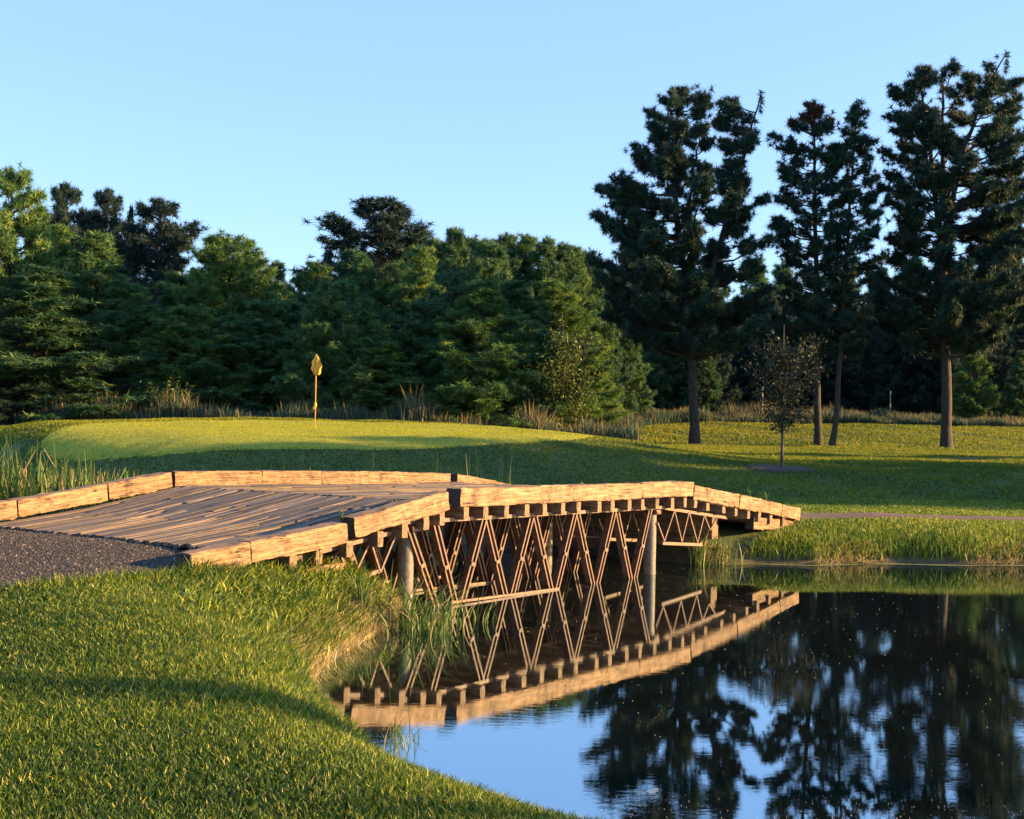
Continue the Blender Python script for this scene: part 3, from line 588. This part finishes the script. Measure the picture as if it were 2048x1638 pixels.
for (px, pb, pt, d, lab) in posts:
    a = P(px, pb, d); t = P(px, pt, d); g_ = float(zt(a.x, a.y)); hh = t.z-g_; wd_ = .055 if px != 1523 else .10
    e = empty('fence_post' if px != 1523 else 'marker_post', (a.x, a.y, g_), label=lab, cat='post', group='posts in the meadow')
    mb = MB(); mb.tube([(0, 0, -.1), (0, 0, hh*.5), (.01, 0, hh)], [wd_, wd_*.95, wd_*.9], 8); mb.build('shaft', M_PILE if px == 1523 else M_POST, e)
    mb = MB(); mb.tube([(.01, 0, hh), (.01, 0, hh+.03), (.01, 0, hh+.07)], [wd_*1.15, wd_*1.15, .01], 8); mb.build('cap', M_POST, e)
# ------------------------------------------------------------------ trees
def needles(C, D, size, nper, wd, r, droop=0.0):
    """star bursts of narrow triangles"""
    N = len(C); d = r.randn(N, nper, 3); d /= np.linalg.norm(d, axis=2)[..., None]; d = d+D[:, None]*.22; d[..., 2] -= droop; d /= np.linalg.norm(d, axis=2)[..., None]
    Ln = (size[:, None]*r.uniform(.65, 1.1, (N, nper)))[..., None]; sd_ = np.cross(d, r.randn(N, nper, 3)); sd_ /= np.linalg.norm(sd_, axis=2)[..., None]+1e-6
    c = C[:, None]+r.randn(N, nper, 3)*size[:, None, None]*.10; w_ = wd*r.uniform(.7, 1.3, (N, nper, 1))
    return np.stack([c-sd_*w_, c+sd_*w_, c+d*Ln], 2).reshape(-1, 3)
def pine(name, hgt, stems, env, nbr, mat, bark, seed, tuft=.40, nper=20, wd=.030, rise=.30, trunk_r=.3, dens=1.0, tint_hi=.0, toptint=None, clump=3.0, leafy=False, bare=.30, puff=0):
    """stems: list of [(x,y,z)...] polylines (local); env: [(z, left, right)] measured from x=0; returns (crown mesh, trunk mesh)"""
    r = np.random.RandomState(seed); mb = MB(); TC, TD, TS = [], [], []
    env = np.array(env, float)
    def r_env(z, ang):
        L_ = np.interp(z, env[:, 0], env[:, 1]); R_ = np.interp(z, env[:, 0], env[:, 2]); c_ = math.cos(ang); dep = (R_-L_)/2*.9
        return L_, R_, dep
    sts = []
    for si, st in enumerate(stems):
        st = np.array(st, float); zz = np.linspace(st[0, 2], st[-1, 2], 16)
        pts = np.stack([np.interp(zz, st[:, 2], st[:, k]) for k in range(3)], -1); pts[1:-1, :2] += r.randn(14, 2)*.03
        rr = trunk_r*(1 if si == 0 else .55); fr = (zz-zz[0])/(zz[-1]-zz[0]); rad = rr*(1-fr)**.8*.93+.025
        if si == 0: rad[0] *= 1.35
        mb.tube(pts, rad, 9); sts.append((zz, pts, rad))
    zlo, zhi = env[0, 0], env[-1, 0]
    for bi in range(nbr):
        f = ((bi+.5)/nbr)**1.08; zt_ = zlo+(zhi-zlo)*f; zt_ += r.uniform(-.3, .3); zt_ = min(zt_, zhi)
        ang = bi*2.39996+r.uniform(-.5, .5); L_, R_, dep = r_env(zt_, ang); cx = (L_+R_)/2; rx = (R_-L_)/2
        # azimuth point on the envelope ellipse
        q_ = r.uniform(.72, 1.05) if r.rand() < .78 else r.uniform(.3, .7)
        tip = np.array([cx+rx*math.cos(ang)*q_, dep*math.sin(ang)*q_, zt_])
        # closest stem that covers that height
        cands = [s_ for s_ in sts if s_[0][0] <= zt_-.2 and s_[0][-1] >= zt_-1.2] or [sts[0]]
        best = min(cands, key=lambda s_: abs(np.interp(min(zt_, s_[0][-1]), s_[0], s_[1][:, 0])-tip[0]))
        hor = math.hypot(tip[0]-np.interp(zt_, best[0], best[1][:, 0]), tip[1]-np.interp(zt_, best[0], best[1][:, 1]))
        z0 = max(min(zt_-rise*hor-.1, best[0][-1]-.1), best[0][0]+.3)
        p0 = np.array([np.interp(z0, best[0], best[1][:, k]) for k in range(3)]); Lb = np.linalg.norm(tip-p0)
        if Lb < .3: continue
        tt = np.linspace(0, 1, 7); pts = p0+(tip-p0)*tt[:, None]; pts[:, 2] -= np.sin(np.pi*tt)*Lb*.07; pts += np.vstack([[0, 0, 0], r.randn(6, 3)*.04*Lb/3])
        mb.tube(pts, np.linspace(.022+.014*Lb, .010, 7), 4, caps=False)
        d0 = (tip-p0)/Lb; side = np.cross(d0, [0, 0, 1.]); side /= np.linalg.norm(side)+1e-6
        # twigs
        nt_ = int((2+clump*Lb)*dens)
        for q in range(nt_):
            fr = r.uniform(bare, 1)**.8; base = p0+(tip-p0)*fr; base[2] -= math.sin(math.pi*fr)*Lb*.07
            sg = 1 if q % 2 else -1; ln = r.uniform(.35, 1.0)*(.25+.30*Lb*(1.15-fr)); dr = d0*r.uniform(.4, 1)+side*sg*r.uniform(.3, 1.1)+np.array([0, 0, r.uniform(-.25, .85)]); dr /= np.linalg.norm(dr)
            e_ = base+dr*ln; mb.tube([base, e_], [.012, .006], 3, caps=False)
            k = max(1, int(ln/(tuft*.62)))
            for w_ in range(k):
                c_ = base+dr*ln*(1-w_/max(k, 1)*.8); TC.append(c_+r.randn(3)*.05); TD.append(dr+[0, 0, .35]); TS.append(tuft*r.uniform(.7, 1.15))
        for w_ in range(puff): TC.append(tip+r.randn(3)*tuft*.62-d0*tuft*.5); TD.append(np.array([0, 0, 1.])); TS.append(tuft*r.uniform(.75, 1.1))
        for w_ in range(3): TC.append(tip-d0*w_*tuft*.5); TD.append(d0+[0, 0, .9]); TS.append(tuft*r.uniform(.8, 1.3))
    for st in sts:
        for w_ in range(6):
            if st[1][-1][2] < zlo: continue
            TC.append(st[1][-1]-[0, 0, w_*tuft*.55]); TD.append(np.array([r.randn()*.4, r.randn()*.4, 1])); TS.append(tuft*.9)
    TC, TD, TS = np.array(TC), np.array(TD), np.array(TS); TD /= np.linalg.norm(TD, axis=1)[:, None]
    V = needles(TC, TD, TS, nper, wd, r, .1); base_t = np.clip(.38+r.randn(len(TC))*.24+tint_hi, 0, .97)
    base_t[r.rand(len(TC)) < .02] = 1
    tn = np.repeat(base_t, nper*3)+np.repeat(r.randn(len(TC)*nper)*.08, 3)
    if toptint is not None:
        tz = np.repeat(np.repeat(TC[:, 2], nper), 3); hi = tz > toptint; sel = hi.reshape(-1, 3)[:, 0]
        fa = np.arange(len(V)).reshape(-1, 3); A = fa[~sel]; B = fa[sel]
        cm = mesh_np('crown', V[A.ravel()], np.arange(A.size).reshape(-1, 3), mat, attrs={'tint': tn[A.ravel()]})
        cb = mesh_np('dead_top', V[B.ravel()], np.arange(B.size).reshape(-1, 3), M_PINETOP, attrs={'tint': r.rand(B.size//3).repeat(3)}); extra = cb
    else:
        cm = mesh_np('crown', V, np.arange(len(V)).reshape(-1, 3), mat, attrs={'tint': np.clip(tn, 0, 1)}); extra = None
    tm = mb.build('trunk', bark, smooth=True)
    return cm, tm, extra
def plant(name, loc, parts_, label, cat='tree', group=None, rz=0, sc=(1, 1, 1), first=True):
    e = empty(name, loc, rz, label=label, cat=cat, group=group); e.scale = sc
    for p in parts_:
        if p is None: continue
        o = p
        if not first: o = p.copy(); COL.objects.link(o)
        o.parent = e
    return e
D1 = 65.0; K1 = D1/F
def locpx(px, d):       # ground point under image column px at depth d
    p = P(px, 880, d); return (p.x, d, float(zt(p.x, d))-.12)
def hero(name, pbase, d, stems_px, env_px, label, group, depth_off=None, **k):
    bx_, by_, bz_ = locpx(pbase, d); u = []
    for si, st in enumerate(stems_px):
        q = []
        for j, (px, py) in enumerate(st):
            w_ = P(px, py, d); q.append((w_.x-bx_, 0 if depth_off is None else depth_off[si]*j/(len(st)-1), w_.z-bz_))
        if si == 0: q[0] = (q[0][0], 0, -.1)
        u.append(q)
    en = []
    for (py, lp, rp) in sorted(env_px, reverse=True):
        a = P(lp, py, d); b_ = P(rp, py, d); en.append(((a.z+b_.z)/2-bz_, a.x-bx_, b_.x-bx_))
    cm = pine(name, 0, u, en, mat=k.pop('mat', M_PINE), bark=k.pop('bark', M_BARK), **k)
    return plant(name, (bx_, by_, bz_), cm, label, group=group)
GP = 'tall pines standing on the lawn'
hero('red_pine', 1389, 65, [[(1389, 890), (1384, 700), (1372, 560), (1352, 430), (1355, 190)], [(1384, 640), (1384, 450), (1392, 300)], [(1386, 640), (1425, 540), (1455, 420), (1488, 300), (1515, 195)]],
     [(690, 1260, 1520), (640, 1200, 1550), (580, 1165, 1560), (520, 1165, 1545), (470, 1185, 1530), (430, 1172, 1540), (345, 1180, 1540), (290, 1260, 1535), (230, 1285, 1530), (190, 1335, 1420)],
     'tall dark pine with a forked crown, leftmost on the lawn', GP, depth_off=[0, 1.2, -1.0], nbr=175, seed=3, tuft=.35, nper=34, puff=5, wd=.019, trunk_r=.27, clump=10, bare=.38)
hero('red_pine', 1637, 66, [[(1637, 890), (1634, 700), (1630, 500), (1628, 350), (1628, 205)]],
     [(690, 1570, 1700), (640, 1545, 1710), (560, 1550, 1700), (480, 1550, 1690), (420, 1535, 1695), (350, 1560, 1690), (270, 1545, 1700), (240, 1600, 1665), (203, 1615, 1642)],
     'slender dark pine with a rust brown dead top', GP, nbr=120, seed=9, tuft=.34, nper=34, puff=5, wd=.019, trunk_r=.20, toptint=float(P(1630, 248, 66).z-zt(P(1637, 880, 66).x, 66)), clump=7, dens=.9)
hero('red_pine', 1662, 65, [[(1662, 890), (1676, 800), (1684, 680), (1692, 520), (1704, 350), (1713, 205)]],
     [(700, 1640, 1740), (640, 1620, 1765), (560, 1640, 1770), (480, 1640, 1760), (400, 1665, 1765), (320, 1672, 1758), (250, 1690, 1735), (200, 1706, 1720)],
     'thin leaning pine beside the one with the brown top', GP, nbr=96, seed=14, tuft=.34, nper=34, puff=5, wd=.019, trunk_r=.14, clump=7, dens=.9)
hero('red_pine', 1893, 65, [[(1893, 890), (1893, 700), (1888, 520), (1870, 330), (1842, 130)], [(1890, 480), (1915, 330), (1955, 200), (1998, 118)], [(1889, 430), (1895, 250), (1905, 120)]],
     [(690, 1800, 2010), (630, 1740, 2060), (560, 1735, 2090), (480, 1770, 2090), (400, 1770, 2095), (300, 1770, 2060), (230, 1765, 2050), (190, 1765, 2040), (140, 1835, 1995)],
     'largest dark pine at the right with a broad crown', GP, depth_off=[.5, -1.0, 1.5], nbr=215, seed=21, tuft=.35, nper=34, puff=5, wd=.019, trunk_r=.28, clump=10, bare=.38)
# generic forest pines (height 10 in local units)
def generic(seed, wide, round_, mat, tint=0.0, nbr=110):
    nbr = int(nbr*1.25)
    Hh = 10.0; zs = np.linspace(.5, Hh, 25); fr = (zs-.5)/(Hh-.5)
    rad = wide*((1-fr**2.0)**.62*.98 if round_ else (1-fr)**.80*(.92+.15*np.sin(fr*3.1)))+.18
    rs = np.random.RandomState(seed+5); a1, a2 = rs.rand(2)*6; env = [(z, -q_*(1+.16*math.sin(2.7*z+a1)+.1*math.sin(5.3*z)), q_*(1+.16*math.sin(2.3*z+a2)+.1*math.sin(6.1*z+1))) for z, q_ in zip(zs, rad)]
    return pine('p', Hh, [[(0, 0, -.3), (.1, .05, 5), (0, 0, Hh-.05)]], env, nbr, mat, M_BARK2, seed, tuft=.32, nper=21, wd=.0175, rise=.5, trunk_r=.2, clump=10, puff=3, tint_hi=tint)
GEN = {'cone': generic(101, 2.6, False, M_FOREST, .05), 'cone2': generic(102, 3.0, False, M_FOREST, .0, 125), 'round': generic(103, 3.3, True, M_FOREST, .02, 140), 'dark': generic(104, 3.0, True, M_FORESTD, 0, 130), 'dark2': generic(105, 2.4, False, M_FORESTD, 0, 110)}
used = {}
REG = {'cone': ('white_pine', 'white pine'), 'cone2': ('white_pine', 'white pine'), 'round': ('white_pine', 'broad round topped pine'), 'dark': ('dark_pine', 'dark blue green pine'), 'dark2': ('dark_pine', 'narrow dark pine')}
def forest(kind, px, top, hw, d, label, group, rot=None):
    x, y, z = locpx(px, d); ht = (P(px, top, d).z-z); wid = {'cone': 2.6, 'cone2': 3.0, 'round': 3.3, 'dark': 3.0, 'dark2': 2.4}[kind]
    sx = (1.45 if d < 85 and kind[:4] == 'cone' else 1.2)*hw*d/F/wid; parts_ = GEN[kind][:2]; first = kind not in used; used[kind] = 1
    return plant(REG[kind][0], (x, y, z), parts_, label, group=group, rz=random.uniform(0, 6.28) if rot is None else rot, sc=(sx, sx, ht/10), first=first)
FILL = ['dark edged pine between the dome and the skyline pines', 'second row pine left of the middle skyline', 'dense pine in the middle of the skyline', 'pine between the two pointed skyline pines', 'full pine right of the pointed skyline pines', 'pine half hidden by the forked pine', 'pine at the foot of the great dome on its left', 'small spiky pine at the right rim of the sky gap', 'pine left behind the broad olive pine', 'mid wood pine between the sweeping pine and the broad olive pine',
    'pine on the right shoulder of the broad olive pine', 'pine under the middle of the great dome', 'pine behind the sweeping pine near the left edge', 'bright pine below the middle skyline', 'mid green pine right of the flag and above it', 'pine filling the hollow left of the flag', 'pine above the yellow green leafy tree']
GF, GB = 'pines along the edge of the wood', 'taller trees behind the wood edge'
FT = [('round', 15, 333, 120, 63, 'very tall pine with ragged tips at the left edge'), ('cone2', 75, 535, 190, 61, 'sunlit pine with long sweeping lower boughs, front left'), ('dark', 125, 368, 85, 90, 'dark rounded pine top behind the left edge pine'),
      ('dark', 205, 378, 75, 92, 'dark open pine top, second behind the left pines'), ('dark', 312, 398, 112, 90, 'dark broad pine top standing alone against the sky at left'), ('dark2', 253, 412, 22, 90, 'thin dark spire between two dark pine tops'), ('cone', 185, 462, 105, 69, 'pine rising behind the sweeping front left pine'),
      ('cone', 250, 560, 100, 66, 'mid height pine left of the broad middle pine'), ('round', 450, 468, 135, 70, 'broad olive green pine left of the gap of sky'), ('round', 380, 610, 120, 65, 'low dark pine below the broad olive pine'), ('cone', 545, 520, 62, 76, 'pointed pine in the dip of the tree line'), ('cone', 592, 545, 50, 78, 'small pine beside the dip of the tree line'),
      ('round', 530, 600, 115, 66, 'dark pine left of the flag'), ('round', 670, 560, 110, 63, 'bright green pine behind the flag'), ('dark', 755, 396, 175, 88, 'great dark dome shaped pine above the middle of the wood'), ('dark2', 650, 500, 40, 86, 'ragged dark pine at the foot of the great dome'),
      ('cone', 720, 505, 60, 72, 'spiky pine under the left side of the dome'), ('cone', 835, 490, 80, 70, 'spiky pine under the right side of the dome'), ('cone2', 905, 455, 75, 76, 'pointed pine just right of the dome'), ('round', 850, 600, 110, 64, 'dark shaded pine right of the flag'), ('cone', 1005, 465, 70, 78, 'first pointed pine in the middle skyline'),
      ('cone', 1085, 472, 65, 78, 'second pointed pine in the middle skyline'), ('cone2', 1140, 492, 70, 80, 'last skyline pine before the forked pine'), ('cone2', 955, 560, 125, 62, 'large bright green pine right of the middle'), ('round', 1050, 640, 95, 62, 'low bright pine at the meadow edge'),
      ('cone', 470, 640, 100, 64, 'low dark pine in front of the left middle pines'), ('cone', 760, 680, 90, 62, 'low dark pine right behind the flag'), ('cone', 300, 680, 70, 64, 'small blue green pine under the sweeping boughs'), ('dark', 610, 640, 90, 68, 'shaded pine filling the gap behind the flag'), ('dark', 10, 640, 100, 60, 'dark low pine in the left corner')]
for a in FT: forest(*a[:5], a[5], GB if a[4] > 85 else GF)
for i, (px, top, hw, d) in enumerate([(865, 478, 80, 80), (945, 470, 85, 79), (975, 480, 80, 74), (1045, 470, 85, 80), (1115, 484, 85, 79), (1165, 500, 85, 82), (700, 500, 90, 78), (630, 520, 70, 75), (420, 500, 90, 76), (350, 545, 90, 72), (490, 505, 80, 75), (800, 520, 90, 72), (110, 450, 100, 70), (1020, 560, 110, 68), (900, 540, 100, 66), (580, 600, 90, 67), (1110, 560, 100, 72)]):
    forest(['cone2', 'cone', 'round'][i % 3], px, top, hw, d, FILL[i], GF)
rg = random.Random(4)
ZON = [(0, 'left of the forked pine'), (1290, 'behind the left limbs of the forked pine'), (1395, 'right of the trunk of the forked pine'), (1500, 'behind the young tree'), (1610, 'behind the brown topped pine'), (1690, 'right of the leaning pine'), (1790, 'left of the trunk of the largest pine'), (1900, 'right of the trunk of the largest pine'), (2000, 'at the right picture edge')]
zc = {}
def zlab(pre, px):
    z = [b_ for a_, b_ in ZON if px >= a_][-1]; k = zc.get((pre, z), 0); zc[(pre, z)] = k+1
    return pre+' '+z+['', ', next right', ', third one', ', fourth one', ', fifth one'][min(k, 4)]
for i in range(17):
    px = 1175+i*64+rg.uniform(-15, 15); forest(rg.choice(['cone', 'cone2', 'round']), px, 500+rg.uniform(0, 45)+(12 if 1500 < px < 1900 else 0), rg.uniform(60, 85), rg.uniform(128, 142), zlab('far olive pine', px), 'far pines behind the tall lawn pines')
for i in range(13):
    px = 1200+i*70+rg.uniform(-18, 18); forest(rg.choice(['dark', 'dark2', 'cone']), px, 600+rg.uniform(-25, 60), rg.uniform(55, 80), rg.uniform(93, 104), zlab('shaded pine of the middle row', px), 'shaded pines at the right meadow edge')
for (px, top, hw, d, lab) in [(1405, 690, 42, 89, 'small pale green spruce right of the forked pine trunk'), (1945, 665, 45, 89, 'bright green young pine right of the largest pine trunk'), (1250, 640, 50, 86, 'young pine left of the forked pine trunk'), (2040, 700, 40, 89, 'young pine at the right edge')]:
    forest('cone', px, top, hw, d, lab, 'young pines at the meadow edge')
# leafy tree / sapling
def leafy(name, hgt, rx, z0, nleaf, size, mat, bark, seed, trunk_r, nb=40, fan=.5):
    r = np.random.RandomState(seed); mb = MB(); mb.tube([(0, 0, -.1), (.02, 0, hgt*.3), (0, .02, hgt*.62), (0, 0, hgt*.92)], [trunk_r, trunk_r*.8, trunk_r*.5, trunk_r*.15], 8)
    C = []
    for i in range(nb):
        f = (i+.5)/nb; zb = z0+(hgt*.8-z0)*f*.8; a = i*2.4+r.rand(); prof = math.sin(math.pi*(.12+.83*f))**.8; L_ = rx*prof*r.uniform(.4, 1.2); tip = np.array([math.cos(a)*L_, math.sin(a)*L_, zb+L_*r.uniform(.7, 1.3)+.1*hgt*fan]); p0 = np.array([0, 0, zb])
        pts = [p0, p0*.5+tip*.5+[0, 0, -.05*L_], tip]; mb.tube(pts, [trunk_r*.28, trunk_r*.16, .004], 4, caps=False)
        for q in range(max(1, nleaf//nb)):
            t = r.uniform(.25, 1.05); c = p0+(tip-p0)*t+r.randn(3)*rx*.13; C.append(c)
    C = np.array(C); N = len(C); a = r.randn(N, 3); a /= np.linalg.norm(a, axis=1)[:, None]; b_ = np.cross(a, r.randn(N, 3)); b_ /= np.linalg.norm(b_, axis=1)[:, None]; s_ = (size*r.uniform(.6, 1.3, N))[:, None]
    V = np.stack([C-a*s_, C+b_*s_*.45, C+a*s_, C-b_*s_*.45], 1).reshape(-1, 3)
    cm = mesh_np('crown', V, np.arange(N*4).reshape(-1, 4), mat, attrs={'tint': np.repeat(r.rand(N), 4)}); tm = mb.build('trunk', bark, smooth=True); return cm, tm
sx_, sy_, sz_ = locpx(1563, 40)
for it in range(300):
    q_ = P(1563, 936, 32+it*.05)
    if float(zt(q_.x, q_.y)) >= q_.z: sx_, sy_, sz_ = q_.x, q_.y, float(zt(q_.x, q_.y)); break
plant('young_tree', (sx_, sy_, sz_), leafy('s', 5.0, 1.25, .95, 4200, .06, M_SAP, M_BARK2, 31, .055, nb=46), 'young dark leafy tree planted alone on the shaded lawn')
mr = empty('mulch_ring', (sx_, sy_, sz_), label='dark mulch ring around the foot of the young tree', cat='mulch')
th = np.linspace(0, 2*np.pi, 48, endpoint=False); V = [(0, 0, .05)]; 
for rr_, zz_ in ((.6, .05), (1.05, .035), (1.2, -.02)):
    for t in th:
        q2 = rr_*(1+.04*math.sin(5*t)); V.append((q2*math.cos(t), q2*math.sin(t), float(zt(sx_+q2*math.cos(t), sy_+q2*math.sin(t)))-sz_+zz_))
f3 = [(0, 1+i, 1+(i+1) % 48) for i in range(48)]; f4 = [(1+a*48+i, 1+(a+1)*48+i, 1+(a+1)*48+(i+1) % 48, 1+a*48+(i+1) % 48) for a in range(2) for i in range(48)]
mesh_np('mulch_bed', V, [np.array(f4), np.array(f3)], M_BLACK, mr)
x, y, z = locpx(1120, 61); plant('leafy_tree', (x, y, z-.3), leafy('l', (P(1120, 590, 61).z-z), 1.9, .3, 9000, .10, M_LEAF, M_BARK2, 41, .12, nb=110, fan=.1), 'yellow green leafy tree at the meadow edge left of the forked pine')
x, y, z = locpx(345, 60); plant('shrub', (x, y, z), leafy('b', 1.6, 1.3, .1, 1800, .08, M_LEAF, M_BARK2, 43, .03, nb=40, fan=.1), 'yellow leaved shrub at the meadow edge on the left', cat='shrub')
x, y, z = locpx(305, 59); plant('shrub', (x, y, z), leafy('b', 1.0, .45, .05, 500, .07, M_LEAF, M_BARK2, 44, .02, nb=16, fan=.1), 'small yellow green sprig left of the yellow shrub', cat='shrub')
# trees out of frame on the right: they throw the long shadows over the lawn
for i, (x, y, hh, ww) in enumerate([(40, 34.0, 15, 3.0), (44, 34.6, 17, 3.6), (37, 36.0, 14, 3.4), (46, 37.0, 16, 3.5), (52, 34.6, 19, 3.6), (55, 32.6, 19, 2.0), (34, 41.1, 8.5, 2.8), (36, 44.2, 8, 2.6), (33, 48.6, 6.5, 1.6), (58, 35.0, 19, 3.6), (30, 31.7, 6.5, .8),
        (34, 8.6, 11.5, .6), (38, 6.1, 10.6, .8), (36, 7.3, 9.6, .4)]):
    y += x*math.tan(SUN_AZ)
    e = plant('white_pine', (x, y, float(zt(x, y))-.1), GEN[['round', 'cone2', 'dark'][i % 3]][:2], 'pine right of the picture that shades the lawn', group='pines right of the picture', rz=i*1.3, sc=(ww/3, ww/3, hh/10), first=False)
bpy.context.view_layer.update()
